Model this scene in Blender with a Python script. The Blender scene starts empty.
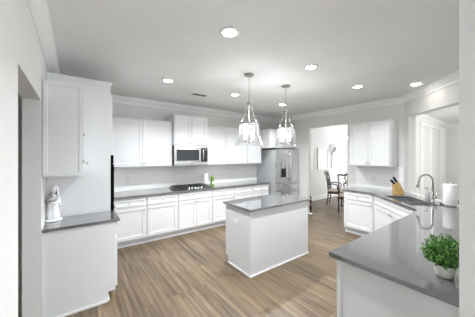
import bpy, bmesh, math, random
from mathutils import Vector, Matrix
random.seed(4)
PI = math.pi
SC = bpy.context.scene
COL = SC.collection

# ------------------------------------------------------------------ camera
EYE, HC = 1.60, 2.735
YAW = math.radians(36.35)
cam_d = bpy.data.cameras.new('camera')
cam = bpy.data.objects.new('camera', cam_d)
COL.objects.link(cam)
cam.location = (0, 0, EYE)
cam.rotation_euler = (PI/2, 0, -YAW)
cam_d.sensor_fit = 'HORIZONTAL'
cam_d.sensor_width = 36.0
cam_d.lens = 219.9/475*36
cam_d.shift_y = (155.25-158.5)/475
cam_d.clip_start = 0.02
SC.camera = cam

# ------------------------------------------------------------------ world and exposure
w = bpy.data.worlds.new('daylight'); SC.world = w; w.use_nodes = True
bgn = w.node_tree.nodes['Background']
bgn.inputs[0].default_value = (0.91, 0.955, 1.0, 1)
bgn.inputs[1].default_value = 1.1
SC.view_settings.view_transform = 'Standard'
SC.view_settings.look = 'None'
SC.view_settings.gamma = 1
SC.view_settings.use_curve_mapping = False
SC.view_settings.exposure = 2.14
DOWNLIGHT_W = 6.2
PENDANT_EMIT = 10.0
BULB_W = .65

def area(name, loc, rot, sx, sy, watts, col=(1, 1, 1)):
    l = bpy.data.lights.new(name, 'AREA'); l.shape = 'RECTANGLE'; l.size = sx; l.size_y = sy
    l.energy = watts; l.color = col
    o = bpy.data.objects.new(name, l); COL.objects.link(o); o.location = loc; o.rotation_euler = rot
    return o
# daylight through the dining room's and the sun room's own windows
area('dining_window_light', (8.9, 3.1, 1.6), (0, PI/2, 0), 2.0, 2.4, 9)
area('sunroom_window_light', (7.6, -0.9, 1.7), (PI/2, 0, 0), 3.5, 1.8, 19)

# ------------------------------------------------------------------ materials
def lin(c):
    return tuple(((v/255)/12.92 if v/255 <= .04045 else ((v/255+.055)/1.055)**2.4) for v in c)
def mat(name, rgb, rough=.5, metal=0.0, spec=.5, emit=0, noise=0, nscale=30, bump=0):
    m = bpy.data.materials.new(name); m.use_nodes = True
    nt = m.node_tree; p = nt.nodes['Principled BSDF']
    c = lin(rgb)+(1,)
    p.inputs['Base Color'].default_value = c
    p.inputs['Roughness'].default_value = rough
    p.inputs['Metallic'].default_value = metal
    p.inputs['Specular IOR Level'].default_value = spec
    if emit:
        p.inputs['Emission Color'].default_value = c
        p.inputs['Emission Strength'].default_value = emit
    if noise or bump:
        tc = nt.nodes.new('ShaderNodeTexCoord'); n = nt.nodes.new('ShaderNodeTexNoise')
        n.inputs['Scale'].default_value = nscale; n.inputs['Detail'].default_value = 4
        nt.links.new(tc.outputs['Object'], n.inputs['Vector'])
        if noise:
            r = nt.nodes.new('ShaderNodeValToRGB')
            r.color_ramp.elements[0].position = .35; r.color_ramp.elements[1].position = .65
            r.color_ramp.elements[0].color = tuple(v*(1-noise) for v in c[:3])+(1,)
            r.color_ramp.elements[1].color = tuple(min(1, v*(1+noise)) for v in c[:3])+(1,)
            nt.links.new(n.outputs['Fac'], r.inputs[0]); nt.links.new(r.outputs[0], p.inputs['Base Color'])
        if bump:
            b = nt.nodes.new('ShaderNodeBump'); b.inputs['Strength'].default_value = bump; b.inputs['Distance'].default_value = .003
            nt.links.new(n.outputs['Fac'], b.inputs['Height']); nt.links.new(b.outputs[0], p.inputs['Normal'])
    return m

M = {}
M['wall'] = mat('wall_paint', (223, 223, 221), .75, noise=.012, nscale=3)
M['ceiling'] = mat('ceiling_paint', (231, 232, 232), .85, noise=.015, nscale=2)
M['trim'] = mat('trim_paint', (240, 240, 240), .4)
M['cab'] = mat('cabinet_paint', (221, 222, 224), .38, noise=.008, nscale=4)
M['gap'] = mat('cabinet_shadow_gap', (120, 121, 124), .7)
M['counter'] = mat('grey_quartz', (98, 98, 99), .07, noise=.12, nscale=180, spec=.9)
_q = M['counter'].node_tree.nodes['Principled BSDF']; _q.inputs['Coat Weight'].default_value = .7; _q.inputs['Coat Roughness'].default_value = .03
M['steel'] = mat('stainless_steel', (214, 216, 218), .26, 1.0, noise=.03, nscale=6)
M['sidegrey'] = mat('fridge_side_grey', (186, 188, 190), .45, .1)
M['nickel'] = mat('brushed_nickel', (176, 175, 172), .28, 1.0)
M['black'] = mat('black_enamel', (22, 22, 23), .3)
M['ovenblack'] = mat('matte_black_oven', (12, 12, 12), .95, spec=.05)
M['darknickel'] = mat('dark_pewter', (112, 111, 109), .4, .7)  # darker grey metal of the pendant rings and lamp frames
M['iron'] = mat('cast_iron', (34, 34, 35), .6)
M['darkglass'] = mat('dark_glass', (52, 55, 58), .08, 0, .8)
M['wood_dark'] = mat('dark_walnut', (58, 40, 32), .3, noise=.25, nscale=14)
M['wood_block'] = mat('light_block_wood', (196, 160, 104), .5, noise=.18, nscale=22)
M['paper'] = mat('paper_towel', (244, 244, 242), .9, bump=.5, nscale=120)
M['porcelain'] = mat('white_porcelain', (238, 238, 240), .25)
M['green'] = mat('green_carton', (104, 142, 56), .5, noise=.1, nscale=20)
M['pot'] = mat('white_ceramic_pot', (216, 212, 204), .55, noise=.06, nscale=25, bump=.3)
M['soil'] = mat('potting_soil', (62, 48, 36), .95, noise=.3, nscale=80)
M['plate'] = mat('outlet_plastic', (232, 232, 232), .4)
M['slot'] = mat('outlet_slot', (90, 90, 90), .5)
M['frame'] = mat('pale_picture_frame', (222, 221, 219), .5)
M['art'] = mat('pale_abstract_print', (236, 235, 234), .6, noise=.05, nscale=5)
M['seatcloth'] = mat('cream_seat_fabric', (176, 166, 152), .9, noise=.1, nscale=60)
M['lens'] = mat('light_lens', (255, 250, 240), .5, emit=12)
M['bulb'] = mat('lit_candle_bulb', (255, 248, 235), .5, emit=PENDANT_EMIT)
M['petal'] = mat('silvery_petal', (206, 210, 208), .6)
M['stemgrey'] = mat('dark_metal_stem', (70, 74, 74), .5, .4)

def leaf_material():
    m = bpy.data.materials.new('boxwood_leaf'); m.use_nodes = True
    nt = m.node_tree; p = nt.nodes['Principled BSDF']
    g = nt.nodes.new('ShaderNodeNewGeometry'); r = nt.nodes.new('ShaderNodeValToRGB')
    e = r.color_ramp.elements
    e[0].position = 0; e[0].color = lin((28, 70, 26))+(1,)
    e[1].position = 1; e[1].color = lin((158, 204, 112))+(1,)
    x = e.new(.55); x.color = lin((70, 130, 50))+(1,)
    nt.links.new(g.outputs['Random Per Island'], r.inputs[0]); nt.links.new(r.outputs[0], p.inputs['Base Color'])
    p.inputs['Roughness'].default_value = .5
    return m
M['leaf'] = leaf_material()

def glass_material():
    m = bpy.data.materials.new('clear_thin_glass'); m.use_nodes = True
    nt = m.node_tree; nt.nodes.clear()
    o = nt.nodes.new('ShaderNodeOutputMaterial'); t = nt.nodes.new('ShaderNodeBsdfTransparent')
    t.inputs[0].default_value = (.97, .98, .98, 1)
    g = nt.nodes.new('ShaderNodeBsdfGlossy'); g.inputs['Roughness'].default_value = .05
    lw = nt.nodes.new('ShaderNodeLayerWeight'); lw.inputs[0].default_value = .35
    mx = nt.nodes.new('ShaderNodeMixShader')
    nt.links.new(lw.outputs['Facing'], mx.inputs[0]); nt.links.new(t.outputs[0], mx.inputs[1]); nt.links.new(g.outputs[0], mx.inputs[2])
    tr = nt.nodes.new('ShaderNodeBsdfTranslucent'); tr.inputs[0].default_value = (1, 1, 1, 1)
    m2 = nt.nodes.new('ShaderNodeMixShader'); m2.inputs[0].default_value = .015
    nt.links.new(mx.outputs[0], m2.inputs[1]); nt.links.new(tr.outputs[0], m2.inputs[2])
    nt.links.new(m2.outputs[0], o.inputs[0])
    return m
M['glass'] = glass_material()

def floor_material():
    m = bpy.data.materials.new('oak_vinyl_planks'); m.use_nodes = True
    nt = m.node_tree; p = nt.nodes['Principled BSDF']; L = nt.links.new
    tc = nt.nodes.new('ShaderNodeTexCoord')
    mp = nt.nodes.new('ShaderNodeMapping'); mp.inputs['Rotation'].default_value = (0, 0, PI/2)
    L(tc.outputs['Object'], mp.inputs['Vector'])
    b = nt.nodes.new('ShaderNodeTexBrick')
    b.inputs['Scale'].default_value = 1
    b.inputs['Brick Width'].default_value = 1.22; b.inputs['Row Height'].default_value = .18
    b.inputs['Mortar Size'].default_value = .0016; b.inputs['Mortar Smooth'].default_value = .3
    b.inputs['Color1'].default_value = (0, 0, 0, 1); b.inputs['Color2'].default_value = (1, 1, 1, 1)
    b.inputs['Mortar'].default_value = (.5, .5, .5, 1)
    b.offset = .37
    L(mp.outputs[0], b.inputs['Vector'])
    # grain: long streaks, different on every plank
    sep = nt.nodes.new('ShaderNodeSeparateXYZ'); L(mp.outputs[0], sep.inputs[0])
    mx = nt.nodes.new('ShaderNodeMath'); mx.operation = 'MULTIPLY'; mx.inputs[1].default_value = 1.0; L(sep.outputs[0], mx.inputs[0])
    my = nt.nodes.new('ShaderNodeMath'); my.operation = 'MULTIPLY'; my.inputs[1].default_value = 19; L(sep.outputs[1], my.inputs[0])
    mz = nt.nodes.new('ShaderNodeMath'); mz.operation = 'MULTIPLY'; mz.inputs[1].default_value = 13; L(b.outputs['Color'], mz.inputs[0])
    cmb = nt.nodes.new('ShaderNodeCombineXYZ'); L(mx.outputs[0], cmb.inputs[0]); L(my.outputs[0], cmb.inputs[1]); L(mz.outputs[0], cmb.inputs[2])
    n = nt.nodes.new('ShaderNodeTexNoise'); n.inputs['Scale'].default_value = 1; n.inputs['Detail'].default_value = 5
    n.inputs['Roughness'].default_value = .62; n.inputs['Distortion'].default_value = .6
    L(cmb.outputs[0], n.inputs['Vector'])
    r = nt.nodes.new('ShaderNodeValToRGB'); e = r.color_ramp.elements
    e[0].position = .3; e[0].color = lin((66, 53, 40))+(1,)
    e[1].position = .74; e[1].color = lin((134, 115, 91))+(1,)
    x = e.new(.5); x.color = lin((102, 86, 67))+(1,)
    L(n.outputs['Fac'], r.inputs[0])
    tone = nt.nodes.new('ShaderNodeMapRange'); tone.inputs[3].default_value = .88; tone.inputs[4].default_value = 1.1
    L(b.outputs['Color'], tone.inputs[0])
    mul = nt.nodes.new('ShaderNodeVectorMath'); mul.operation = 'SCALE'; L(r.outputs[0], mul.inputs[0]); L(tone.outputs[0], mul.inputs['Scale'])
    seam = nt.nodes.new('ShaderNodeMix'); seam.data_type = 'RGBA'
    L(b.outputs['Fac'], seam.inputs[0]); L(mul.outputs[0], seam.inputs[6]); seam.inputs[7].default_value = lin((86, 70, 56))+(1,)
    L(seam.outputs[2], p.inputs['Base Color'])
    p.inputs['Roughness'].default_value = .36
    bp = nt.nodes.new('ShaderNodeBump'); bp.inputs['Strength'].default_value = .15; bp.inputs['Distance'].default_value = .002
    L(n.outputs['Fac'], bp.inputs['Height']); L(bp.outputs[0], p.inputs['Normal'])
    return m
M['floor'] = floor_material()

def tile_material():
    m = bpy.data.materials.new('white_subway_tile'); m.use_nodes = True
    nt = m.node_tree; p = nt.nodes['Principled BSDF']; L = nt.links.new
    tc = nt.nodes.new('ShaderNodeTexCoord'); sp = nt.nodes.new('ShaderNodeSeparateXYZ'); cb = nt.nodes.new('ShaderNodeCombineXYZ')
    ad = nt.nodes.new('ShaderNodeMath'); ad.operation = 'ADD'
    L(tc.outputs['Object'], sp.inputs[0]); L(sp.outputs[0], ad.inputs[0]); L(sp.outputs[1], ad.inputs[1])
    L(ad.outputs[0], cb.inputs[0]); L(sp.outputs[2], cb.inputs[1])
    b = nt.nodes.new('ShaderNodeTexBrick'); b.inputs['Scale'].default_value = 1
    b.inputs['Brick Width'].default_value = .155; b.inputs['Row Height'].default_value = .078
    b.inputs['Mortar Size'].default_value = .0018
    b.inputs['Color1'].default_value = lin((247, 247, 247))+(1,); b.inputs['Color2'].default_value = lin((242, 242, 243))+(1,)
    b.inputs['Mortar'].default_value = lin((226, 226, 226))+(1,)
    L(cb.outputs[0], b.inputs['Vector']); L(b.outputs['Color'], p.inputs['Base Color'])
    p.inputs['Roughness'].default_value = .18
    return m
M['tile'] = tile_material()

# ------------------------------------------------------------------ mesh helpers
def V(*a): return Vector(a)
def box(bm, x0, y0, z0, x1, y1, z1):
    vs = [bm.verts.new(p) for p in ((x0,y0,z0),(x1,y0,z0),(x1,y1,z0),(x0,y1,z0),(x0,y0,z1),(x1,y0,z1),(x1,y1,z1),(x0,y1,z1))]
    for f in ((0,3,2,1),(4,5,6,7),(0,1,5,4),(1,2,6,5),(2,3,7,6),(3,0,4,7)):
        bm.faces.new([vs[i] for i in f])
def prism(bm, pts, z0, z1):
    a = [bm.verts.new((x, y, z0)) for x, y in pts]; b = [bm.verts.new((x, y, z1)) for x, y in pts]
    n = len(pts)
    bm.faces.new(list(reversed(a))); bm.faces.new(b)
    for i in range(n): bm.faces.new([a[i], a[(i+1)%n], b[(i+1)%n], b[i]])
def tube(bm, pts, rad, seg=10, caps=True):
    pts = [Vector(p) for p in pts]
    if not hasattr(rad, '__len__'): rad = [rad]*len(pts)
    rings = []; prev = None
    for i, p in enumerate(pts):
        if i == 0: t = pts[1]-p
        elif i == len(pts)-1: t = p-pts[i-1]
        else: t = (pts[i+1]-p).normalized()+(p-pts[i-1]).normalized()
        t.normalize()
        if prev is None:
            a = Vector((0, 0, 1)) if abs(t.z) < .9 else Vector((1, 0, 0))
            u = t.cross(a).normalized()
        else:
            u = (prev-t*prev.dot(t)).normalized()
        prev = u; v = t.cross(u)
        rings.append([bm.verts.new(p+(u*math.cos(2*PI*k/seg)+v*math.sin(2*PI*k/seg))*rad[i]) for k in range(seg)])
    for a, b in zip(rings, rings[1:]):
        for k in range(seg): bm.faces.new([a[k], a[(k+1)%seg], b[(k+1)%seg], b[k]])
    if caps:
        bm.faces.new(list(reversed(rings[0]))); bm.faces.new(rings[-1])
def lathe(bm, prof, c=(0, 0, 0), seg=24, fold=None):
    c = Vector(c); rings = []
    for i, (r, z) in enumerate(prof):
        if r < 1e-6: rings.append([bm.verts.new(c+V(0, 0, z))]); continue
        rings.append([bm.verts.new(c+V(math.cos(2*PI*k/seg)*r*(fold(i, k, seg) if fold else 1), math.sin(2*PI*k/seg)*r*(fold(i, k, seg) if fold else 1), z)) for k in range(seg)])
    for a, b in zip(rings, rings[1:]):
        for k in range(seg):
            k2 = (k+1) % seg
            if len(a) == 1 and len(b) == 1: continue
            if len(a) == 1: bm.faces.new([a[0], b[k2], b[k]])
            elif len(b) == 1: bm.faces.new([a[k], a[k2], b[0]])
            else: bm.faces.new([a[k], a[k2], b[k2], b[k]])
    if len(rings[0]) > 1 and rings[0] is not rings[-1]: pass
def obj(name, bm, m, parent=None, bevel=0, smooth=False, loc=None, rot=None):
    me = bpy.data.meshes.new(name)
    bmesh.ops.recalc_face_normals(bm, faces=bm.faces)
    if smooth:
        for f in bm.faces: f.smooth = True
    bm.to_mesh(me); bm.free()
    me.materials.append(M[m] if isinstance(m, str) else m)
    o = bpy.data.objects.new(name, me); COL.objects.link(o)
    if parent: o.parent = parent
    if loc: o.location = loc
    if rot: o.rotation_euler = rot
    if bevel:
        b = o.modifiers.new('bevel', 'BEVEL'); b.width = bevel; b.segments = 2; b.limit_method = 'ANGLE'; b.angle_limit = .6
    return o
def tag(o, label, cat, group=None):
    o['label'] = label; o['category'] = cat
    if group: o['group'] = group
    return o
def thing(name, label, cat, loc=(0, 0, 0), rz=0, group=None):
    o = bpy.data.objects.new(name, None); COL.objects.link(o)
    o.empty_display_size = .1
    o.location = loc; o.rotation_euler = (0, 0, rz)
    return tag(o, label, cat, group)
def struct(name, bm, m, bevel=0):
    o = obj(name, bm, m, None, bevel); o['kind'] = 'structure'; return o
def boxobj(name, dims, m, parent=None, bevel=0):
    bm = bmesh.new(); box(bm, *dims); return obj(name, bm, m, parent, bevel)
def structbox(name, *boxes, m='wall'):
    bm = bmesh.new()
    for b in boxes: box(bm, *b)
    return struct(name, bm, m)

# ------------------------------------------------------------------ the room
XL, YW, XR = -.26, 4.79, 5.13      # kitchen's left, back and right wall faces
D = 3.62                            # diagonal wall: X - Y = D
YS = .205                           # wall behind the peninsula
structbox('floor', (-3.0, -3.2, -.1, 12, 6, 0), m='floor')
structbox('ceiling', (-3.0, -1.6, HC, 12, 6, HC+.1), m='ceiling')
OY0, OY1, OZ = 1.72, 2.745, 2.115   # cased hall opening in the left wall
structbox('wall_left', (XL-.13, -1.6, 0, XL, OY0, HC), (XL-.13, OY0, OZ, XL, OY1, HC), (XL-.13, OY1, 0, XL, YW, HC))
structbox('wall_back', (-3.0, YW, 0, XR+.12, YW+.12, HC))
DY0, DY1, DZ = 2.62, 3.70, 2.337    # dining opening in the right wall
structbox('wall_right', (XR, 1.51, 0, XR+.12, DY0, HC), (XR, DY0, DZ, XR+.12, DY1, HC), (XR, DY1, 0, XR+.12, YW, HC))
structbox('light_block_behind', (-1.75, -1.72, 0, .5, -1.6, HC))  # added unseen blocker: cuts sky light from behind, darkening left-facing surfaces and the hall
# hall beyond the left opening
structbox('wall_hall', (-3.0, 3.0, 0, XL-.13, 3.1, HC), (-1.75, -1.6, 0, -1.65, 3.0, HC))
# diagonal wall with its pass-through above the sink
def diag(s, d, z):   # s along the wall from its right-wall end, d outward behind the face
    r = math.sqrt(.5); return V(XR - s*r + d*r, XR - D - s*r - d*r, z)
SLEN = (XR - D - YS)*math.sqrt(2)
bm = bmesh.new()
for b_ in ((0, 0, 0, .12, .12, HC), (SLEN-.2, 0, 0, SLEN, .12, HC), (.12, 0, 2.335, SLEN-.2, .12, HC), (.12, 0, 0, SLEN-.2, .12, .885)): box(bm, *b_)
o = struct('wall_diagonal', bm, 'wall'); o.location = (XR, XR-D, 0); o.rotation_euler = (0, 0, -PI*.75)
XS = D + YS
structbox('wall_peninsula', (1.385, YS-.13, 0, XS, YS, HC))
# dining room
structbox('wall_dining_back', (XR+.12, 4.66, 0, 9.2, 4.78, HC))
structbox('wall_dining_front', (XR+.12, 1.93, 0, 11.02, 2.05, HC))
# sun room's end wall
structbox('wall_sunroom_end', (10.9, -1.6, 0, 11.02, 1.93, HC))
structbox('light_block_sunroom', (3.2, -1.72, 0, 11.02, -1.6, HC))  # added unseen blocker, keeps the open sky from overlighting the sun room
# backsplash tile
structbox('trim_1', (XL+.3, YW-.008, .896, 4.19, YW, 1.372), m='tile')
structbox('trim_2', (XR-.008, 1.525, .896, XR, 2.43, 1.372), m='tile')

# crown moulding, mitred round the kitchen
def sweep(name, path, prof, z, flip=1):
    bm = bmesh.new(); P = [V(x, y, 0) for x, y in path]; rings = []
    for i, p in enumerate(P):
        ns = []
        if i > 0: t = (p-P[i-1]).normalized(); ns.append(V(t.y, -t.x, 0)*flip)
        if i < len(P)-1: t = (P[i+1]-p).normalized(); ns.append(V(t.y, -t.x, 0)*flip)
        n = sum(ns, V(0, 0, 0)).normalized(); n = n/max(.3, n.dot(ns[0]))
        rings.append([bm.verts.new(p+n*a+V(0, 0, z+h)) for a, h in prof])
    m = len(prof)
    for a, b in zip(rings, rings[1:]):
        for k in range(m): bm.faces.new([a[k], a[(k+1)%m], b[(k+1)%m], b[k]])
    bm.faces.new(rings[0]); bm.faces.new(list(reversed(rings[-1])))
    return struct(name, bm, 'trim')
CROWN = [(0, 0), (.088, 0), (.088, -.016), (.078, -.022), (.066, -.045), (.045, -.068), (.026, -.084), (.022, -.094), (.013, -.098), (.013, -.125), (0, -.125)]
sweep('trim_3', [(XL, -1.55), (XL, YW), (XR, YW), (XR, XR-D), (XS, YS), (1.385, YS)], CROWN, HC)
sweep('trim_4', [(XR+.12, 1.93), (10.9, 1.93), (10.9, -1.5)], CROWN, HC)
sweep('trim_5', [(XR+.12, 4.66), (9.1, 4.66)], CROWN, HC)
structbox('baseboard_dining', (XR+.12, 4.644, 0, 9.1, 4.66, .14), m='trim')
structbox('baseboard_right', (XR-.016, DY1, 0, XR, 3.97, .14), m='trim')
# casing round the sun room's glass door
def window_3():
    bm = bmesh.new()
    box(bm, 7.75, 1.905, .0, 7.98, 1.93, 2.45); box(bm, 10.0, 1.905, .0, 10.6, 1.93, 2.45); box(bm, 7.75, 1.905, 2.45, 10.6, 1.93, 2.55)
    struct('trim_6', bm, 'trim')
window_3()

# ------------------------------------------------------------------ cabinets
# local frame of a unit: x along its front, y into its depth, z up, front face at y = 0
def shaker(bm, x0, z0, x1, z1, y=0.0, t=.019, rail=.056, rec=.009):
    o = [(x0, z0), (x1, z0), (x1, z1), (x0, z1)]
    if (z1-z0) < .2: rail = min(rail, .036)
    i = [(x0+rail, z0+rail), (x1-rail, z0+rail), (x1-rail, z1-rail), (x0+rail, z1-rail)]
    e = .006
    i2 = [(x0+rail+e, z0+rail+e), (x1-rail-e, z0+rail+e), (x1-rail-e, z1-rail-e), (x0+rail+e, z1-rail-e)]
    B = [bm.verts.new((x, y, z)) for x, z in o]; F = [bm.verts.new((x, y-t, z)) for x, z in o]
    I = [bm.verts.new((x, y-t, z)) for x, z in i]; R = [bm.verts.new((x, y-t+rec, z)) for x, z in i2]
    bm.faces.new(B); bm.faces.new(R)
    for k in range(4):
        j = (k+1) % 4
        bm.faces.new([B[k], B[j], F[j], F[k]]); bm.faces.new([F[k], F[j], I[j], I[k]]); bm.faces.new([I[k], I[j], R[j], R[k]])
def knob(parent, x, z, y=-.019):
    bm = bmesh.new()
    lathe(bm, [(0, 0), (.006, 0), (.005, .012), (.013, .017), (.014, .023), (.009, .028), (0, .029)], seg=12)
    bmesh.ops.rotate(bm, verts=bm.verts, cent=(0, 0, 0), matrix=Matrix.Rotation(PI/2, 3, 'X'))
    bmesh.ops.translate(bm, verts=bm.verts, vec=(x, y, z))
    return obj('knob', bm, 'nickel', parent, smooth=True)
G = .004
def door(root, x0, z0, x1, z1, kx=None, kz=None, name='door'):
    bm = bmesh.new(); shaker(bm, x0+G, z0+G, x1-G, z1-G, y=-.0015)
    d = obj(name, bm, 'cab', root)
    if kx is not None: knob(d, kx, kz, -.0205)
    return d
def drawer(root, x0, z0, x1, z1, k=True):
    return door(root, x0, z0, x1, z1, (x0+x1)/2 if k else None, (z0+z1)/2, 'drawer' if k else 'drawer_front')
BASE_H = .862
def base_unit(label, loc, rz, width, layout, depth=.604, name='base_cabinet', group=None, body_pts=None):
    r = thing(name, label, 'cabinet', loc, rz, group)
    bm = bmesh.new()
    e = .0008
    box(bm, e, 0, .105, width-e, depth, BASE_H)
    obj('body', bm, 'cab', r)
    boxobj('toe_kick', (e, .07, 0, width-e, depth-.01, .1045), 'cab', r)
    boxobj('shoe_moulding', (e, .056, 0, width-e, .069, .02), 'trim', r)
    zt, zd, zb = .842, .7, .13
    m = .012
    if layout in ('L', 'R'):
        drawer(r, m, zd, width-m, zt)
        door(r, m, zb, width-m, zd-.012, .045 if layout == 'L' else width-.045, zd-.06)
    elif layout == 'pair':
        drawer(r, m, zd, width-m, zt, False)
        c = width/2
        door(r, m, zb, c, zd-.012, c-.032, zd-.055); door(r, c, zb, width-m, zd-.012, c+.032, zd-.055)
    elif layout == 'drawers':
        drawer(r, m, zd, width-m, zt); drawer(r, m, .565, width-m, zd-.01); drawer(r, m, .35, width-m, .555); drawer(r, m, zb, width-m, .34)
    return r
def wall_unit(label, loc, rz, width, z0, z1, doors, depth=.328, crown=True, group=None, kz=.075, name='wall_cabinet'):
    """doors: list of (x0, x1, knob side)"""
    r = thing(name, label, 'cabinet', loc, rz, group)
    e = .0008
    boxobj('body', (e, 0, z0, width-e, depth, z1), 'cab', r)
    for x0, x1, s in doors:
        door(r, x0, z0+.012, x1, z1-.03, (x0+.035) if s == 'L' else (x1-.035), z0+kz)
    if crown:
        bm = bmesh.new(); box(bm, e, -.012, z1-.028, width-e, -.001, z1-.012); box(bm, e, -.022, z1-.012, width-e, -.001, z1)
        obj('top_moulding', bm, 'cab', r, .003)
    return r
YF, YU = YW-.606, YW-.33
gb = 'base cabinets along the back wall'; gu = 'wall cabinets along the back wall'
base_unit('white base cabinet beside the black oven tower, knob of its door on the right', (.46, YF, 0), 0, .572, 'R', group=gb)
base_unit('white base cabinet just left of the one under the cooktop', (1.032, YF, 0), 0, .588, 'L', group=gb)
base_unit('white two-door base cabinet under the gas cooktop', (1.62, YF, 0), 0, .767, 'pair', group=gb)
base_unit('white base cabinet just right of the cooktop, drawer over one door', (2.387, YF, 0), 0, .588, 'R', group=gb)
base_unit('white bank of drawers second from the refrigerator along the back wall', (2.975, YF, 0), 0, .557, 'drawers', group=gb)
base_unit('white bank of drawers next to the refrigerator', (3.532, YF, 0), 0, .557, 'drawers', group=gb)
wall_unit('white two-door wall cabinet left of the microwave', (.46, YU, 0), 0, 1.148, 1.374, 2.29, [(.012, .569, 'R'), (.569, 1.136, 'L')], group=gu)
wall_unit('taller white cabinet standing directly above the microwave', (1.61, YW-.41, 0), 0, .775, 1.81, 2.445, [(.012, .3875, 'R'), (.3875, .763, 'L')], depth=.408, group=gu, kz=.05)
wall_unit('white two-door wall cabinet right of the microwave', (2.387, YU, 0), 0, 1.18, 1.374, 2.29, [(.012, .59, 'R'), (.59, 1.168, 'L')], group=gu)
wall_unit('white single-door wall cabinet between the microwave side and refrigerator', (3.569, YU, 0), 0, .515, 1.374, 2.29, [(.012, .503, 'L')], group=gu)
wall_unit('deep white cabinet above the stainless refrigerator', (4.09, YW-.66, 0), 0, 1.035, 1.79, 2.29, [(.012, .52, 'R'), (.52, 1.023, 'L')], depth=.658, group=gu, kz=.06)
# right wall
RZ = -PI/2
base_unit('white base cabinet with one drawer beside the dining opening', (XR-.61, 2.385, 0), RZ, .575, 'R')
wall_unit('white two-door wall cabinet right of the dining opening, above the knife block', (XR-.33, 2.415, 0), RZ, .78, 1.374, 2.29, [(.012, .39, 'R'), (.39, .768, 'L')])

# diagonal sink base
def sink_base():
    r = thing('sink_base_cabinet', 'white diagonal two-door cabinet under the corner sink', 'cabinet', (4.519, 1.808, 0), -PI*.75)
    wd = 1.272
    bm = bmesh.new()
    s = math.sqrt(.5)
    pts = [(0, 0), (wd, 0), (wd+.40, .40), (wd+.40, .645), (-.41, .645), (-.41, .41)]
    pts = [(0, 0), (wd, 0), (wd, .05), (0, .05)]
    prism(bm, pts, .105, BASE_H)
    box(bm, 0, .05, .105, .018, .60, BASE_H); box(bm, wd-.018, .05, .105, wd, .60, BASE_H)
    box(bm, .018, .58, .105, wd-.018, .60, BASE_H); box(bm, .018, .05, .105, wd-.018, .58, .123)
    obj('body', bm, 'cab', r)
    boxobj('toe_kick', (0, .07, 0, wd, .085, .1045), 'cab', r)
    zt, zd, zb = .842, .7, .13; c = wd/2
    drawer(r, .05, zd, c, zt, False); drawer(r, c, zd, wd-.05, zt, False)
    door(r, .05, zb, c, zd-.012, c-.04, zd-.06); door(r, c, zb, wd-.05, zd-.012, c+.04, zd-.06)
    return r
sink_base()

# peninsula: its cabinets face the sink side, its end panel faces the camera
for k, (x1, wd, lay, lb) in enumerate([(3.585, .68, 'R', 'white peninsula cabinet nearest the corner sink'),
        (2.904, .68, 'L', 'white peninsula cabinet in the middle of the run'),
        (2.223, .672, 'R', 'white peninsula cabinet behind the exposed end panel')]):
    base_unit(lb, (x1, .85, 0), PI, wd, lay, depth=.604, group='peninsula cabinets')
def peninsula_end():
    r = thing('end_panel', 'large plain white end panel under the near grey counter', 'panel', (1.52, .215, 0))
    boxobj('board', (.008, 0, 0, .03, .640, BASE_H), 'cab', r, .002)
    boxobj('corner_stile', (0, .610, 0, .0075, .640, BASE_H), 'cab', r, .001)
    return r
peninsula_end()

# left group: counter-height unit, wall cabinet, oven tower
left = base_unit('low white cabinet with plain end panel on the left, under the grey counter', (.358, 2.79, 0), PI/2, .41, 'R', depth=.616)
bm = bmesh.new()
prism(bm, [(-.010, .006), (-.001, .006), (-.001, .615), (-.010, .615)], .105, BASE_H); box(bm, -.010, .075, 0, -.001, .615, .105)
obj('end_panel', bm, 'cab', left)
boxobj('end_shoe_moulding', (-.021, .075, 0, -.0105, .6, .022), 'trim', left)
lw = wall_unit('white wall cabinet hung on the left wall, seen from its framed end', (.061, 2.79, 0), PI/2, .41, 1.39, 2.32, [(.012, .398, 'L')], depth=.318, kz=.125, crown=False)
bm = bmesh.new()
shaker(bm, .002, 1.394, .312, 2.316, y=0, t=.012, rail=.03, rec=.006)
bmesh.ops.rotate(bm, verts=bm.verts, cent=(0, 0, 0), matrix=Matrix.Rotation(PI/2, 3, 'Z'))   # face towards -x of the unit
for v in bm.verts: v.co.x = -abs(v.co.x)-.0005
for v in bm.verts: v.co.y = abs(v.co.y)
obj('end_panel', bm, 'cab', lw)
for zz in (1.52, 1.80):
    h = boxobj('hinge', (-.0004, -.0115, zz, .003, -.004, zz+.028), 'slot', lw); h['label'] = 'dark hinge'
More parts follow.
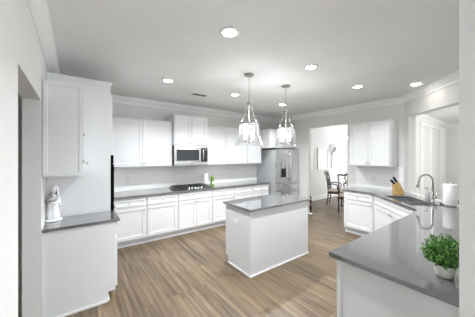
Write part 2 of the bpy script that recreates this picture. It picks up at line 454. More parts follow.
def oven_tower():
    y0, y1, xf = 3.203, 3.97, .357
    dpt = xf-XL-.002
    r = thing('oven_tower_cabinet', 'tall white oven cabinet on the left, topped with crown moulding', 'cabinet', (xf, y0, 0), PI/2)
    wd = y1-y0; zt = 2.468
    bm = bmesh.new()
    box(bm, 0, 0, .105, .02, dpt, zt); box(bm, wd-.02, 0, .105, wd, dpt, zt); box(bm, .02, dpt-.02, .105, wd-.02, dpt, zt)
    box(bm, .02, 0, .105, wd-.02, dpt-.02, .48); box(bm, .02, 0, 1.63, wd-.02, dpt-.02, zt)
    obj('body', bm, 'cab', r)
    boxobj('toe_kick', (.01, .07, 0, wd-.01, dpt-.01, .1045), 'cab', r)
    drawer(r, .012, .14, wd-.012, .47)
    c = wd/2
    door(r, .012, 1.64, c, 2.36, c-.035, 1.72); door(r, c, 1.64, wd-.012, 2.36, c+.035, 1.72)
    bm = bmesh.new()
    prof = [(0, 0), (.006, .004), (.008, .018), (.018, .034), (.021, .046)]
    vs = []
    for p, h in prof:
        vs.append([bm.verts.new(q) for q in ((-p, dpt, zt+h), (-p, -p, zt+h), (wd+p, -p, zt+h), (wd+p, dpt, zt+h))])
    for a, b in zip(vs, vs[1:]):
        for k in range(4): bm.faces.new([a[k], a[(k+1)%4], b[(k+1)%4], b[k]])
    bm.faces.new(vs[0]); bm.faces.new(vs[-1])
    obj('crown_moulding', bm, 'cab', r)
    o = thing('wall_oven', 'black built-in oven in the tall white tower, seen edge-on', 'oven', (xf, y0, .481), PI/2)
    boxobj('housing', (.025, 0, 0, wd-.025, .5, 1.145), 'ovenblack', o)
    boxobj('door', (.022, -.042, .0, wd-.022, -.001, .5), 'ovenblack', o, .004)
    boxobj('door', (.022, -.042, .51, wd-.022, -.001, 1.0), 'ovenblack', o, .004)
    boxobj('control_panel', (.022, -.036, 1.005, wd-.022, -.001, 1.12), 'ovenblack', o, .003)
    for zz in (.43, .93):
        bm = bmesh.new(); tube(bm, [(.12, -.043, zz), (.12, -.075, zz), (wd-.12, -.075, zz), (wd-.12, -.043, zz)], .008)
        obj('handle', bm, 'steel', o, smooth=True)
oven_tower()

# island
def island():
    x0, x1, y0, y1 = 1.838, 3.06, 2.212, 2.80
    r = thing('kitchen_island', 'white kitchen island body in the middle of the wood floor', 'island', (x0, y0, 0))
    w, d = x1-x0, y1-y0
    bm = bmesh.new(); box(bm, .012, .012, .105, w-.012, d-.02, BASE_H); box(bm, .012, .012, 0, w-.012, d-.09, .105)
    obj('body', bm, 'cab', r)
    boxobj('back_panel', (.0, .0, .0, w, .0115, BASE_H), 'cab', r, .002)
    boxobj('side_panel', (.0, .012, .105, .0115, d, BASE_H), 'cab', r, .002)
    boxobj('side_panel', (w-.0115, .012, .105, w, d, BASE_H), 'cab', r, .002)
    bm = bmesh.new()
    box(bm, -.010, -.010, 0, w+.010, -.0005, .022); box(bm, -.010, -.0005, 0, -.0005, d-.07, .022); box(bm, w+.0005, -.0005, 0, w+.010, d-.07, .022)
    obj('shoe_moulding', bm, 'trim', r, .003)
    for q in (0, w-.0115): boxobj('plinth', (q, .0115, 0, q+.0115, d-.07, .1045), 'cab', r)
    for k in range(2):
        a, b = w-.02-k*(w-.04)/2, w-.02-(k+1)*(w-.04)/2
        for zz in ((.71, .845), (.13, .698)):
            bm = bmesh.new(); shaker(bm, b+G, zz[0], a-G, zz[1], y=0)
            for v in bm.verts: v.co.y = d-.019-v.co.y
            obj('door' if zz[0] < .5 else 'drawer', bm, 'cab', r)
    return r
island()
def slab(name, label, pts, z0=.8635, z1=.894, bevel=.004):
    bm = bmesh.new(); prism(bm, pts, z0, z1)
    return tag(obj(name, bm, 'counter', None, bevel), label, 'countertop')
slab('countertop', 'grey stone top of the kitchen island', [(1.81, 2.184), (3.095, 2.184), (3.095, 2.835), (1.81, 2.835)])
slab('countertop', 'long grey stone worktop along the back wall under the cooktop', [(.40, YW-.648), (4.12, YW-.648), (4.12, YW-.009), (.40, YW-.009)])
slab('countertop', 'small grey stone counter on the left holding the white figurine', [(XL+.001, 2.765), (.400, 2.765), (.400, 3.201), (XL+.001, 3.201)])
# U-shaped worktop with the sink cut out
SCX, SCY = 4.215, 1.17                 # sink centre
u = V(-math.sqrt(.5), -math.sqrt(.5), 0); vv = V(math.sqrt(.5), -math.sqrt(.5), 0)   # along and into the diagonal
def sk(a, b, z=0): return V(SCX, SCY, z)+u*a+vv*b
def worktop():
    bm = bmesh.new()
    outer = [(XR-.009, 2.415), (4.49, 2.415), (4.49, 1.90), (4.47, 1.81), (3.60, .94), (3.50, .898), (1.49, .898), (1.49, YS+.002), (XS-.003, YS+.002), (XR-.009, 1.499)]
    hole = [(-.38, -.2), (.38, -.2), (.38, .2), (-.38, .2)]
    es = []
    for loop in ([V(x, y, .894) for x, y in outer], [sk(a, b, .894) for a, b in hole]):
        vs = [bm.verts.new(p) for p in loop]
        for i in range(len(vs)): es.append(bm.edges.new((vs[i], vs[(i+1) % len(vs)])))
    bmesh.ops.triangle_fill(bm, edges=es, use_beauty=True, normal=(0, 0, 1))
    r = bmesh.ops.extrude_face_region(bm, geom=list(bm.faces))
    bmesh.ops.translate(bm, verts=[g for g in r['geom'] if isinstance(g, bmesh.types.BMVert)], vec=(0, 0, -.0305))
    tag(obj('countertop', bm, 'counter', None), 'large angled grey stone counter from the near right corner round to the sink', 'countertop')
worktop()
def sink():
    r = thing('kitchen_sink', 'stainless steel undermount sink in the corner counter', 'sink', sk(0, 0, .69), -PI*.75)
    bm = bmesh.new()
    a, b, h = .375, .195, .172
    outer = [(-a, -b), (a, -b), (a, b), (-a, b)]
    t = .004
    for (x0, y0, x1, y1) in ((-a, -b, a, -b+t), (-a, b-t, a, b), (-a, -b+t, -a+t, b-t), (a-t, -b+t, a, b-t), (-.008, -b+t, .008, b-t)):
        box(bm, x0, y0, 0, x1, y1, h)
    box(bm, -a+t, -b+t, 0, a-t, b-t, .006)
    obj('basin', bm, 'steel', r)
    for x in (-.19, .19):
        bm = bmesh.new(); lathe(bm, [(0, .0065), (.045, .0065), (.045, .010), (.03, .012), (0, .012)], (x, 0, 0)); obj('drain', bm, 'nickel', r, smooth=True)
sink()

# ------------------------------------------------------------------ appliances
def cooktop():
    r = thing('gas_cooktop', 'black gas cooktop with iron grates set in the back counter', 'cooktop', (1.625, YW-.60, .8945))
    boxobj('base_plate', (0, 0, 0, .757, .52, .012), 'black', r, .004)
    for cx_, cy_, rr in ((.16, .14, .04), (.16, .39, .035), (.38, .28, .055), (.6, .14, .035), (.6, .39, .04)):
        bm = bmesh.new(); lathe(bm, [(rr*1.3, .0125), (rr*1.3, .018), (rr, .02), (rr, .03), (rr*.8, .034), (0, .034)], (cx_, cy_, 0), 20); obj('burner', bm, 'iron', r, smooth=True)
    for gx in (.02, .262, .504):
        bm = bmesh.new(); wd = .233
        for (ax, ay, bx, by) in ((0, .03, wd, .045), (0, .475, wd, .49), (0, .045, .014, .475), (wd-.014, .045, wd, .475), (.014, .15, wd-.014, .162), (.014, .36, wd-.014, .372), (.11, .045, .122, .475)):
            box(bm, gx+ax, ay, .036, gx+bx, by, .05)
        for lx in (.004, wd-.012):
            for ly in (.032, .478): box(bm, gx+lx, ly, .0125, gx+lx+.008, ly+.008, .036)
        obj('grate', bm, 'iron', r)
    for k in range(5):
        bm = bmesh.new(); lathe(bm, [(.019, .0125), (.019, .016), (.015, .02), (.014, .044), (0, .046)], (.24+.07*k, .014, 0), 16); obj('knob', bm, 'steel', r, smooth=True)
cooktop()
def microwave():
    wd, z0, z1 = .765, 1.385, 1.808
    r = thing('microwave_oven', 'stainless over-range microwave with dark glass door', 'microwave', (1.615, YW-.43, z0))
    h = z1-z0
    boxobj('body', (0, .022, 0, wd, .42, h), 'black', r)
    bm = bmesh.new(); box(bm, 0, 0, .075, .60, .0215, h-.06); d = obj('door', bm, 'steel', r, .003)
    boxobj('window', (.05, -.003, .10, .555, -.0005, h-.085), 'darkglass', d, .002)
    bm = bmesh.new(); tube(bm, [(.635, 0, .10)] + [(.635, -.035-.018*math.sin(PI*k/8), .115+(h-.215)*k/8) for k in range(9)] + [(.635, 0, h-.085)], .011)
    hd = obj('handle', bm, 'steel', r, smooth=True)
    boxobj('control_panel', (.605, .0, .075, wd, .0215, h-.06), 'darkglass', r, .002)
    boxobj('top_grille', (0, .0, h-.055, wd, .0215, h), 'steel', r, .003)
    boxobj('bottom_rail', (0, .0, 0, wd, .0215, .07), 'steel', r, .003)
    boxobj('display', (.66, -.002, h-.11, .745, -.0005, h-.08), 'slot', r)
microwave()
def fridge():
    x0, wd = 4.20, .912
    r = thing('refrigerator', 'stainless french-door refrigerator with water dispenser in the back corner', 'refrigerator', (x0, 3.975, 0))
    H = 1.755
    boxobj('body', (.004, .075, .03, wd-.004, .79, H-.01), 'sidegrey', r, .004)
    for fx in (.06, wd-.12): boxobj('foot', (fx, .12, 0, fx+.05, .17, .0295), 'black', r)
    c = wd/2
    def curved(name, xa, xb, z0, z1):
        bm = bmesh.new(); n = 8; A = []; 
        for i in range(n+1):
            x = xa+(xb-xa)*i/n; y = .072*((2*(x-c)/wd)**2)*.35
            A.append((x, y))
        A += [(xb, .072), (xa, .072)]
        prism(bm, A, z0, z1); return obj(name, bm, 'steel', r, .003)
    ld = curved('door', 0, c-.003, .865, H); rd = curved('door', c+.003, wd, .865, H)
    f1 = curved('drawer', 0, wd, .655, .858); f2 = curved('freezer_drawer', 0, wd, .06, .648)
    for d, sx in ((ld, -1), (rd, 1)):
        bm = bmesh.new()
        tube(bm, [(c+sx*(.03+.055*math.sin(PI*k/14)), -.045-.02*math.sin(PI*k/14) if 0 < k < 14 else -.002, .94+.76*k/14) for k in range(15)], .012)
        obj('handle', bm, 'steel', d, smooth=True)
    for d, z in ((f1, .81), (f2, .60)):
        bm = bmesh.new(); tube(bm, [(.08, -.0, z)]+[(.08+(wd-.16)*k/10, -.04-.02*math.sin(PI*k/10), z) for k in range(11)]+[(wd-.08, .0, z)], .011)
        obj('handle', bm, 'steel', d, smooth=True)
    bm = bmesh.new(); box(bm, .16, -.004, 1.0, .34, .002, 1.42); dp = obj('dispenser', bm, 'steel', ld, .003)
    boxobj('dispenser_recess', (.168, -.008, 1.01, .332, -.0045, 1.25), 'black', dp, .002)
fridge()

# ------------------------------------------------------------------ lights overhead
def downlight(px, py, label, k=1.0):
    d = 219.9*(HC-EYE)/(155.25-py); t = (px-237.5)/219.9
    x = d*(math.sin(YAW)+t*math.cos(YAW)); y = d*(math.cos(YAW)-t*math.sin(YAW))
    r = thing('recessed_ceiling_light', label, 'ceiling light', (x, y, HC), 0, 'recessed ceiling lights')
    bm = bmesh.new(); lathe(bm, [(.062, -.0015), (.092, -.0015), (.092, -.006), (.07, -.012), (.062, -.008), (.062, -.0015)], seg=32); obj('trim_ring', bm, 'trim', r, smooth=True)
    bm = bmesh.new(); lathe(bm, [(0, -.006), (.061, -.006), (.061, -.002), (0, -.002)], seg=32); obj('lens', bm, 'lens', r, smooth=True)
    l = bpy.data.lights.new('downlight', 'AREA'); l.shape = 'DISK'; l.size = .12; l.energy = DOWNLIGHT_W*k; l.color = (.93, .97, 1); l.spread = 2.3
    o = bpy.data.objects.new('downlight_glow', l); COL.objects.link(o); o.parent = r; o.location = (0, 0, -.02)
for args in ((229.5, 32, 'recessed ceiling light nearest the camera, largest and topmost'),
                   (168, 80.5, 'recessed ceiling light left of both pendants, nearest the oven tower'),
                   (235, 94.5, 'recessed ceiling light just left of the nearer pendant stem'),
                   (311, 67, 'recessed ceiling light right of the farther pendant canopy'),
                   (282.5, 104.5, 'recessed ceiling light seen behind the farther pendant stem'),
                   (357.5, 86.5, 'recessed ceiling light above the right wall cabinet', .75),
                   (416, 84, 'recessed ceiling light above the corner sink', .02)):
    downlight(*args)
def pendant(x, y, label):
    r = thing('pendant_light', label, 'pendant light', (x, y, HC), 0, 'glass pendants over the island')
    Z = lambda z: z-HC
    bm = bmesh.new(); lathe(bm, [(0, 0), (.068, 0), (.07, -.012), (.06, -.024), (.012, -.03), (0, -.03)]); obj('canopy', bm, 'nickel', r, smooth=True)
    bm = bmesh.new(); tube(bm, [(0, 0, -.03), (0, 0, Z(2.33))], .0055); obj('stem', bm, 'nickel', r, smooth=True)
    bm = bmesh.new(); lathe(bm, [(0, Z(2.335)), (.034, Z(2.333)), (.036, Z(2.318)), (.014, Z(2.305)), (.01, Z(2.29)), (0, Z(2.29))]); obj('hub', bm, 'nickel', r, smooth=True)
    for k in range(4):
        a = PI/4+k*PI/2; ca, sa = math.cos(a), math.sin(a)
        bm = bmesh.new(); tube(bm, [(.03*ca, .03*sa, Z(2.315)), (.045*ca, .045*sa, Z(2.24)), (.075*ca, .075*sa, Z(2.13)), (.122*ca, .122*sa, Z(2.045))], .0045, 8); obj('arm', bm, 'nickel', r, smooth=True)
    bm = bmesh.new(); lathe(bm, [(.12, Z(2.03)), (.131, Z(2.03)), (.131, Z(2.052)), (.12, Z(2.052)), (.12, Z(2.03))], seg=40); obj('ring', bm, 'darknickel', r, smooth=True)
    # centre column, foot plate and candles
    bm = bmesh.new(); tube(bm, [(0, 0, Z(2.29)), (0, 0, Z(1.79))], .005); lathe(bm, [(0, Z(1.79)), (.02, Z(1.79)), (.012, Z(1.775)), (0, Z(1.765))]); 
    obj('column', bm, 'nickel', r, smooth=True)
    bm = bmesh.new()
    for k in range(4):
        a = k*PI/2+.3; ca, sa = math.cos(a), math.sin(a)
        tube(bm, [(0, 0, Z(1.80)), (.045*ca, .045*sa, Z(1.785)), (.075*ca, .075*sa, Z(1.80)), (.075*ca, .075*sa, Z(1.825))], .004, 8)
    lathe(bm, [(.092, Z(1.785)), (.097, Z(1.785)), (.097, Z(1.793)), (.092, Z(1.793)), (.092, Z(1.785))], seg=32)
    obj('lamp_frame', bm, 'darknickel', r, smooth=True)
    for k in range(4):
        a = k*PI/2+.3; ca, sa = .075*math.cos(a), .075*math.sin(a)
        bm = bmesh.new(); lathe(bm, [(.011, Z(1.825)), (.011, Z(1.875)), (0, Z(1.876))], (ca, sa, 0), 12); c = obj('candle_sleeve', bm, 'trim', r, smooth=True)
        bm = bmesh.new(); lathe(bm, [(.007, Z(1.877)), (.012, Z(1.895)), (.0115, Z(1.92)), (.008, Z(1.945)), (.003, Z(1.962)), (0, Z(1.964))], (ca, sa, 0), 14); b = obj('bulb', bm, 'bulb', c, smooth=True)
        l = bpy.data.lights.new('bulb_light', 'POINT'); l.energy = BULB_W; l.shadow_soft_size = .012; l.color = (.95, .98, 1)
        o = bpy.data.objects.new('bulb_glow', l); COL.objects.link(o); o.parent = r; o.location = (ca, sa, Z(1.98))
    bm = bmesh.new(); lathe(bm, [(.132, Z(2.047)), (.137, Z(2.02)), (.145, Z(1.96)), (.155, Z(1.88)), (.174, Z(1.80)), (.198, Z(1.735))], seg=40); obj('glass_shade', bm, 'glass', r, smooth=True)
pendant(1.96, 2.39, 'clear glass bell pendant nearer the microwave, left of the two')
pendant(2.77, 2.43, 'clear glass bell pendant in front of the refrigerator, right of the two')
def vent():
    r = thing('ceiling_vent', 'small grey ceiling vent near the back cabinets', 'vent', (1.864, 3.73, HC), 0)
    bm = bmesh.new()
    for b in ((-.16, -.08, -.012, .16, -.062, -.001), (-.16, .062, -.012, .16, .08, -.001), (-.16, -.062, -.012, -.142, .062, -.001), (.142, -.062, -.012, .16, .062, -.001)): box(bm, *b)
    obj('frame', bm, 'trim', r)
    bm = bmesh.new()
    for k in range(7): box(bm, -.141, -.058+k*.0175, -.010, .141, -.048+k*.0175, -.003)
    obj('slats', bm, 'slot', r)
vent()

# ------------------------------------------------------------------ outlets
def outlet(loc, rz, label, horizontal=False):
    r = thing('wall_outlet', label, 'outlet', loc, rz)
    a, b = (.058, .036) if horizontal else (.036, .058)
    boxobj('cover_plate', (-a, -.006, -b, a, -.0006, b), 'plate', r, .002)
    for s in (-1, 1):
        x, z = (s*.026, 0) if horizontal else (0, s*.026)
        bm = bmesh.new(); box(bm, x-.012, -.008, z-.014, x+.012, -.0062, z+.014); q = obj('socket', bm, 'plate', r)
        bm = bmesh.new(); box(bm, x-.006, -.0086, z-.004, x-.004, -.0082, z+.006); box(bm, x+.004, -.0086, z-.004, x+.006, -.0082, z+.006); obj('slots', bm, 'slot', q)
outlet((.82, YW-.008, 1.12), 0, 'white outlet on the tiled backsplash near the oven tower')
outlet((2.75, YW-.008, 1.12), 0, 'white outlet on the tiled backsplash right of the paper roll')
outlet((1.838, 2.52, .655), -PI/2, 'white horizontal outlet on the left end of the island', True)
outlet((XR-.008, 2.05, 1.12), -PI/2, 'white outlet under the right wall cabinet')

# ------------------------------------------------------------------ things on the counters
CT = .8945
def paper_roll(x, y, rad, h, lh, lr, g=None):
    t = thing('paper_towel_holder', lh, 'paper towel holder', (x, y, CT))
    bm = bmesh.new(); lathe(bm, [(0, 0), (rad*.95, 0), (rad*.95, .008), (rad*.8, .012), (0, .012)], seg=28); obj('base', bm, 'nickel', t, smooth=True)
    bm = bmesh.new(); tube(bm, [(0, 0, .012), (0, 0, h+.04)], .006); obj('rod', bm, 'nickel', t, smooth=True)
    bm = bmesh.new(); lathe(bm, [(0, h+.035), (.008, h+.037), (.013, h+.05), (.008, h+.062), (0, h+.065)], seg=14); obj('finial', bm, 'nickel', t, smooth=True)
    bm = bmesh.new(); lathe(bm, [(.02, .014), (rad-.003, .014), (rad, .018), (rad, h-.004), (rad-.003, h), (.02, h), (.02, .014)], seg=36)
    o = obj('paper_towel_roll', bm, 'paper', None, loc=(x, y, CT)); tag(o, lr, 'paper towel')
    for f in o.data.polygons: f.use_smooth = abs(f.normal.z) < .3
paper_roll(4.21, .712, .076, .30, 'steel paper towel holder on the counter right of the faucet', 'large white paper towel roll right of the faucet')
paper_roll(2.475, 4.63, .05, .27, 'slim paper towel holder on the back counter right of the cooktop', 'slim white paper roll on the back counter beside the green carton')
def green_carton():
    r = thing('carton', 'green carton standing on the back counter right of the cooktop', 'carton', (2.51, 4.38, CT), .2)
    boxobj('box', (-.032, -.03, 0, .032, .03, .2), 'green', r, .003)
    bm = bmesh.new(); A = [(-.03, .2005), (.03, .2005), (.006, .232), (-.006, .232)]
    f = [bm.verts.new((-.032, y, z)) for y, z in A]; g = [bm.verts.new((.032, y, z)) for y, z in A]
    bm.faces.new(f); bm.faces.new(g)
    for k in range(4): bm.faces.new([f[k], f[(k+1)%4], g[(k+1)%4], g[k]])
    obj('gable_top', bm, 'green', r)
    boxobj('label_band', (-.0315, -.0308, .06, .0315, -.0302, .11), 'plate', r)
green_carton()
def faucet():
    p = V(4.345, .925, CT)
    r = thing('kitchen_faucet', 'brushed nickel gooseneck faucet at the corner sink', 'faucet', p, -PI*.75)   # local -y points over the sink
    bm = bmesh.new(); lathe(bm, [(0, 0), (.03, 0), (.03, .006), (.024, .012), (.02, .02), (.02, .09), (.015, .10), (0, .10)]); obj('base', bm, 'nickel', r, smooth=True)
    R_, zc = .095, .315
    pts = [(0, 0, .1), (0, 0, zc)]+[(0, -R_+R_*math.cos(PI*k/12), zc+R_*math.sin(PI*k/12)) for k in range(1, 12)]+[(0, -2*R_, zc), (0, -2*R_-.006, zc-.03)]
    bm = bmesh.new(); tube(bm, pts, .013, 14); obj('spout', bm, 'nickel', r, smooth=True)
    bm = bmesh.new(); tube(bm, [(0, -2*R_-.006, zc-.031), (0, -2*R_-.013, zc-.06), (0, -2*R_-.018, zc-.10)], [.015, .018, .021], 14); obj('spray_head', bm, 'nickel', r, smooth=True)
    bm = bmesh.new(); tube(bm, [(.02, 0, .06), (.055, 0, .065)], .012, 12); tube(bm, [(.055, 0, .06), (.066, 0, .09), (.07, 0, .15)], [.011, .009, .006], 12); obj('handle', bm, 'nickel', r, smooth=True)
faucet()
def soap():
    r = thing('soap_dispenser', 'grey soap bottle with pump left of the faucet', 'soap dispenser', (4.53, 1.03, CT), -PI*.75)
    bm = bmesh.new(); lathe(bm, [(0, 0), (.033, 0), (.035, .006), (.035, .11), (.028, .125), (.012, .132), (0, .132)]); obj('bottle', bm, 'sidegrey', r, smooth=True)
    bm = bmesh.new(); lathe(bm, [(.014, .1325), (.014, .15), (.006, .153), (.006, .185), (0, .185)]); tube(bm, [(0, 0, .186), (0, -.012, .19), (0, -.05, .182)], .006, 10); obj('pump', bm, 'nickel', r, smooth=True)
soap()
def airgap():
    bm = bmesh.new(); lathe(bm, [(0, 0), (.024, 0), (.024, .03), (.018, .04), (0, .042)])
    o = obj('sink_air_gap', bm, 'nickel', None, smooth=True, loc=(4.235, .80, CT)); tag(o, 'short round metal cap on the counter between faucet and paper towel', 'sink cap')
airgap()
def knife_block():
    p = V(4.75, 1.50, CT); rz = math.radians(215)
    r = thing('knife_block', 'light wooden knife block on the counter near the right wall cabinet', 'knife block', p, rz)
    bm = bmesh.new()
    prof = [(-.075, 0), (.085, 0), (.085, .045), (.005, .215), (-.075, .165)]
    a = [bm.verts.new((-.055, y, z)) for y, z in prof]; b = [bm.verts.new((.055, y, z)) for y, z in prof]
    n = len(prof); bm.faces.new(a); bm.faces.new(b)
    for k in range(n): bm.faces.new([a[k], a[(k+1)%n], b[(k+1)%n], b[k]])
    obj('block', bm, 'wood_block', r, .004)
    mw = Matrix.Translation(p) @ Matrix.Rotation(rz, 4, 'Z')
    nrm = V(0, -.05, .08).normalized()
    # the slanted top runs from (-.075,.165) to (.005,.215)
    nrm = V(0, -(.215-.165), .08).normalized()
    rows = [(-.038, .2, .085), (0, .2, .095), (.038, .2, .08), (-.030, .8, .11), (.022, .8, .12)]
    places = ['short front left', 'middle front', 'short front right', 'tall rear left', 'tallest rear right']
    for (x, f, ln), pl in zip(rows, places):
        base = V(x, -.075+.08*f, .165+.05*f)+nrm*.001
        q = thing('kitchen_knife', 'black handled knife, %s one in the wooden block' % pl, 'knife', mw @ base, rz, 'knives in the wooden block')
        bm = bmesh.new(); tube(bm, [(0, 0, 0), nrm*.012], [.009, .009], 8); obj('bolster', bm, 'steel', q, smooth=True)
        bm = bmesh.new(); tube(bm, [nrm*.0122, nrm*.03, nrm*(ln*.6), nrm*(ln-.01), nrm*ln], [.013, .016, .014, .017, .011], 8); obj('handle', bm, 'black', q, smooth=True)
knife_block()
def plant():
    x, y = 1.735, .318
    r = thing('potted_plant', 'bushy green plant in a white pot on the near counter', 'potted plant', (x, y, CT))
    bm = bmesh.new(); lathe(bm, [(0, 0), (.042, 0), (.05, .006), (.058, .05), (.062, .078), (.064, .085), (.058, .086), (.055, .078), (0, .074)], seg=32); obj('pot', bm, 'pot', r, smooth=True)
    bm = bmesh.new(); lathe(bm, [(0, .0745), (.054, .0785), (.03, .084), (0, .086)], seg=20); obj('soil', bm, 'soil', r, smooth=True)
    bm = bmesh.new(); bl = bmesh.new()
    rnd = random.Random(7)
    c = V(0, 0, .168)
    for k in range(300):
        th = rnd.uniform(0, 2*PI); ph = math.acos(rnd.uniform(-.7, 1))
        d = V(math.sin(ph)*math.cos(th), math.sin(ph)*math.sin(th), math.cos(ph))
        R_ = rnd.uniform(.098, .126)
        tip = c+V(d.x*R_*1.06, d.y*R_*1.06, d.z*R_*1.02)
        root = V(d.x*.02, d.y*.02, .085)
        mid = root.lerp(tip, .55)+V(0, 0, .012)
        if y+.82*tip.y < YS+.006: continue
        tube(bm, [root, mid, tip], [.0016, .0013, .0008], 4)
        for j in range(8):
            s = rnd.uniform(.45, 1.02); p = (mid.lerp(tip, (s-.5)*2) if s > .5 else root.lerp(mid, s*2))
            a = V(rnd.gauss(0, 1), rnd.gauss(0, 1), rnd.gauss(.3, 1)).normalized(); a = (a+d*.7).normalized()
            sd = a.cross(V(rnd.gauss(0, 1), rnd.gauss(0, 1), rnd.gauss(0, 1))).normalized(); up = a.cross(sd)
            L_, W_ = rnd.uniform(.011, .018), rnd.uniform(.0045, .007)
            q = [p, p+a*L_*.45+sd*W_+up*.002, p+a*L_, p+a*L_*.45-sd*W_+up*.002]
            m = p+a*L_*.5-up*.001
            if y+.82*min(v.y for v in q) < YS+.004: continue
            vs = [bl.verts.new(v) for v in q]; vm = bl.verts.new(m)
            for i in range(4): bl.faces.new([vs[i], vs[(i+1)%4], vm])
    obj('stems', bm, 'leaf', r); obj('foliage', bl, 'leaf', r)
    r.scale = (.82, .82, .82)
plant()
def figurine():
    r = thing('robed_figurine', 'white porcelain robed figurine on the small left counter', 'figurine', (-.195, 3.09, CT), -.6)
    rnd = random.Random(3)
    def fold(i, k, seg): return 1+.07*math.sin(k*2*PI/seg*7+i*.35)*(1-i/16)+.03*math.sin(k*2*PI/seg*3+i)
    bm = bmesh.new()
    lathe(bm, [(0, 0), (.075, 0), (.08, .008), (.078, .018), (.068, .024), (0, .025)], seg=28); obj('plinth', bm, 'porcelain', r, smooth=True)
    bm = bmesh.new()
    lathe(bm, [(0, .0255), (.062, .026), (.06, .06), (.054, .10), (.05, .14), (.052, .17), (.05, .20), (.047, .235), (.046, .262), (.036, .278), (.018, .288), (.014, .30), (.02, .312), (.026, .328), (.027, .345), (.022, .362), (.01, .371), (0, .373)], seg=42, fold=lambda i, k, s: fold(i, k, s) if i < 13 else 1)
    for v in bm.verts:
        v.co.y *= .85
        if v.co.z > .29: v.co.x += .012; v.co.y -= .008
    # nose
    obj('figure', bm, 'porcelain', r, smooth=True)
    bm = bmesh.new()   # veil
    lathe(bm, [(0, .384), (.016, .381), (.029, .366), (.034, .345), (.036, .315), (.048, .285), (.058, .24), (.06, .18), (.056, .14)], seg=30)
    dl = [f for f in bm.faces if f.calc_center_median().y < -.006 and f.calc_center_median().z < .368]
    bmesh.ops.delete(bm, geom=dl, context='FACES')
    for v in bm.verts:
        if v.co.z > .29: v.co.x += .01*min(1, (v.co.z-.29)/.03)
        v.co.y += .006
    o = obj('veil', bm, 'porcelain', r, smooth=True)
    s = o.modifiers.new('thick', 'SOLIDIFY'); s.thickness = .004
    for sx in (-1, 1):
        bm = bmesh.new(); tube(bm, [(sx*.046, -.002, .255), (sx*.058, -.02, .215), (sx*.045, -.045, .19), (sx*.012, -.06, .215)], [.017, .019, .017, .009], 10); obj('arm', bm, 'porcelain', r, smooth=True)
    bm = bmesh.new(); tube(bm, [(-.018, -.062, .2), (.01, -.064, .235), (.026, -.06, .268)], [.016, .02, .013], 10)
    lathe(bm, [(0, -.016), (.011, -.011), (.016, 0), (.011, .011), (0, .016)], (.031, -.06, .285), 14)
    o = obj('child', bm, 'nickel', r, smooth=True); o['label'] = 'small greyish child figure held in the arms'
figurine()

# ------------------------------------------------------------------ dining room
def chair(x, y, rz, label):
    r = thing('dining_chair', label, 'chair', (x, y, 0), rz, 'dark wood dining chairs')   # faces -y
    boxobj('seat', (-.25, -.23, .43, .25, .2, .475), 'seatcloth', r, .012)
    bm = bmesh.new()
    for b in ((-.25, -.23, .375, .25, -.208, .429), (-.25, .178, .375, .25, .2, .429), (-.25, -.208, .375, -.228, .178, .429), (.228, -.208, .375, .25, .178, .429)): box(bm, *b)
    obj('seat_frame', bm, 'wood_dark', r)
    for sx in (-1, 1):
        bm = bmesh.new(); tube(bm, [(sx*.228, -.205, .375), (sx*.237, -.215, .28), (sx*.225, -.205, .12), (sx*.235, -.222, .012), (sx*.235, -.225, 0)], [.03, .028, .017, .02, .022], 8); obj('leg', bm, 'wood_dark', r, smooth=True)
        bm = bmesh.new(); tube(bm, [(sx*.225, .185, .375), (sx*.225, .20, .2), (sx*.225, .24, 0)], [.022, .019, .016], 8); obj('leg', bm, 'wood_dark', r, smooth=True)
        bm = bmesh.new(); tube(bm, [(sx*.225, .19, .477), (sx*.215, .205, .65), (sx*.222, .245, .88), (sx*.235, .29, 1.04)], [.02, .017, .016, .016], 8); obj('back_post', bm, 'wood_dark', r, smooth=True)
        bm = bmesh.new(); tube(bm, [(sx*.225, .196, .67), (sx*.262, .05, .69), (sx*.272, -.10, .665), (sx*.252, -.13, .60), (sx*.236, -.10, .476)], [.014, .016, .018, .014, .013], 8); obj('armrest', bm, 'wood_dark', r, smooth=True)
    bm = bmesh.new(); tube(bm, [(-.262, .292, 1.045), (-.2, .292, 1.065), (-.1, .29, 1.05), (0, .292, 1.082), (.1, .29, 1.05), (.2, .292, 1.065), (.262, .292, 1.045)], [.012, .023, .02, .027, .02, .023, .012], 8); obj('top_rail', bm, 'wood_dark', r, smooth=True)
    bm = bmesh.new()
    def yz(z): return .19+(.29-.19)*max(0, (z-.477)/.6)**1.3
    for sx in (-1, 1):
        tube(bm, [(sx*.05, yz(.49), .49), (sx*.03, yz(.58), .58), (sx*.085, yz(.70), .70), (sx*.10, yz(.80), .80), (sx*.03, yz(.88), .88), (sx*.075, yz(.97), .97), (sx*.06, yz(1.04), 1.04)], .013, 6)
    tube(bm, [(0, yz(.49), .49), (0, yz(.7), .7), (0, yz(.9), .9), (0, yz(1.05), 1.05)], .014, 6)
    tube(bm, [(-.11, yz(.80), .80), (0, yz(.85), .85), (.11, yz(.80), .80)], .013, 6); tube(bm, [(-.08, yz(.62), .62), (0, yz(.57), .57), (.08, yz(.62), .62)], .013, 6)
    obj('splat', bm, 'wood_dark', r, smooth=True)
    bm = bmesh.new(); tube(bm, [(-.22, .2, .2), (.22, .2, .2)], .010, 8); obj('stretcher', bm, 'wood_dark', r, smooth=True)
chair(6.82, 3.87, math.radians(20), 'dark wooden armchair farther away in the dining room, seen side-on')
chair(6.22, 3.18, math.radians(118), 'dark wooden armchair just past the dining opening, carved back to the kitchen')
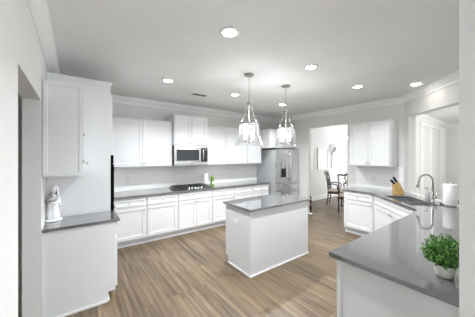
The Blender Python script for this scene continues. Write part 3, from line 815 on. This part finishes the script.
def table():
    r = thing('dining_table', 'dark round pedestal table behind the right wall of the dining opening', 'table', (7.55, 2.95, 0))
    bm = bmesh.new(); lathe(bm, [(0, .73), (.55, .73), (.57, .745), (.55, .76), (0, .76)], seg=40); obj('tabletop', bm, 'wood_dark', r, smooth=False)
    bm = bmesh.new(); lathe(bm, [(0, .03), (.3, .03), (.26, .08), (.09, .12), (.06, .3), (.09, .45), (.06, .6), (.12, .725), (0, .729)], seg=24); obj('pedestal', bm, 'wood_dark', r, smooth=True)
    bm = bmesh.new(); lathe(bm, [(0, 0), (.32, 0), (.32, .025), (0, .0295)], seg=24); obj('foot', bm, 'wood_dark', r)
table()
def picture(x0, x1, z0, z1, label):
    r = thing('framed_picture', label, 'picture', (x0, 4.659, z0))
    w, h = x1-x0, z1-z0
    bm = bmesh.new(); t = .045
    for b in ((0, -.03, 0, w, -.001, t), (0, -.03, h-t, w, -.001, h), (0, -.03, t, t, -.001, h-t), (w-t, -.03, t, w, -.001, h-t)): box(bm, *b)
    obj('frame', bm, 'frame', r, .003)
    boxobj('print', (t, -.015, t, w-t, -.002, h-t), 'art', r)
picture(6.46, 6.80, 1.07, 1.86, 'narrow pale framed picture nearest the dining opening edge')
picture(6.98, 7.655, 1.07, 1.86, 'wide pale framed picture left of the wall flower stem')
def sprig():
    r = thing('wall_flower_stem', 'dark long-stemmed wall ornament with silvery leaves in the dining room', 'wall ornament', (7.88, 4.655, 1.13))
    bm = bmesh.new(); tube(bm, [(0, -.02, 0), (.005, -.03, .35), (-.01, -.03, .62), (.03, -.05, .78)], [.011, .011, .009, .006], 8); tube(bm, [(0, -.03, .45), (.1, -.05, .70)], .008, 6); tube(bm, [(0, -.03, .55), (.2, -.06, .66), (.32, -.06, .62)], .007, 6); obj('stem', bm, 'stemgrey', r, smooth=True)
    rnd = random.Random(5); 
    for nm, m, cs in (('leaves', 'petal', [(-.08, .72), (-.12, .66), (-.02, .84), (.03, .82), (.22, .70), (.3, .64), (-.1, .80)]), ('buds', 'stemgrey', [(.11, .73), (.14, .68), (.09, .66), (.03, .86), (.16, .76)])):
        bm = bmesh.new()
        for cx_, cz_ in cs:
            for k in range(5):
                a = rnd.uniform(0, 2*PI); p = V(cx_, -.06, cz_)
                d = V(math.cos(a), rnd.uniform(-.35, .1), math.sin(a)).normalized(); s = d.cross(V(0, 1, .2)).normalized()*.02
                vs = [bm.verts.new(q) for q in (p, p+d*.04+s, p+d*.085, p+d*.04-s)]; bm.faces.new(vs)
        obj(nm, bm, m, r)
sprig()
def globe():
    r = thing('globe_pendant', 'small lit globe lamp hanging at the right edge of the dining opening', 'pendant light', (5.72, 2.965, HC))
    bm = bmesh.new(); lathe(bm, [(0, 0), (.05, 0), (.05, -.02), (0, -.022)]); obj('canopy', bm, 'trim', r, smooth=True)
    bm = bmesh.new(); tube(bm, [(0, 0, -.02), (0, 0, -.63)], .003, 6); obj('cord', bm, 'trim', r)
    bm = bmesh.new(); lathe(bm, [(0, -.71)]+[(.04*math.sin(PI*k/10), -.67-.04*math.cos(PI*k/10)) for k in range(1, 10)]+[(0, -.63)], seg=18); obj('globe', bm, 'bulb', r, smooth=True)
globe()
def post():
    r = thing('turned_wood_stand', 'dark turned wooden stand on the floor by the dining opening, behind the island', 'stand', (5.165, 3.65, 0))
    bm = bmesh.new(); lathe(bm, [(0, .03), (.03, .03), (.02, .08), (.03, .13), (.035, .19), (.022, .24), (.014, .28), (.03, .34), (.033, .37), (.014, .41), (.024, .44), (.02, .47), (0, .50)], seg=18); obj('spindle', bm, 'wood_dark', r, smooth=True)
    bm = bmesh.new(); lathe(bm, [(0, 0), (.045, 0), (.045, .02), (.03, .0295), (0, .0295)], seg=18); obj('base', bm, 'trim', r, smooth=True)
post()
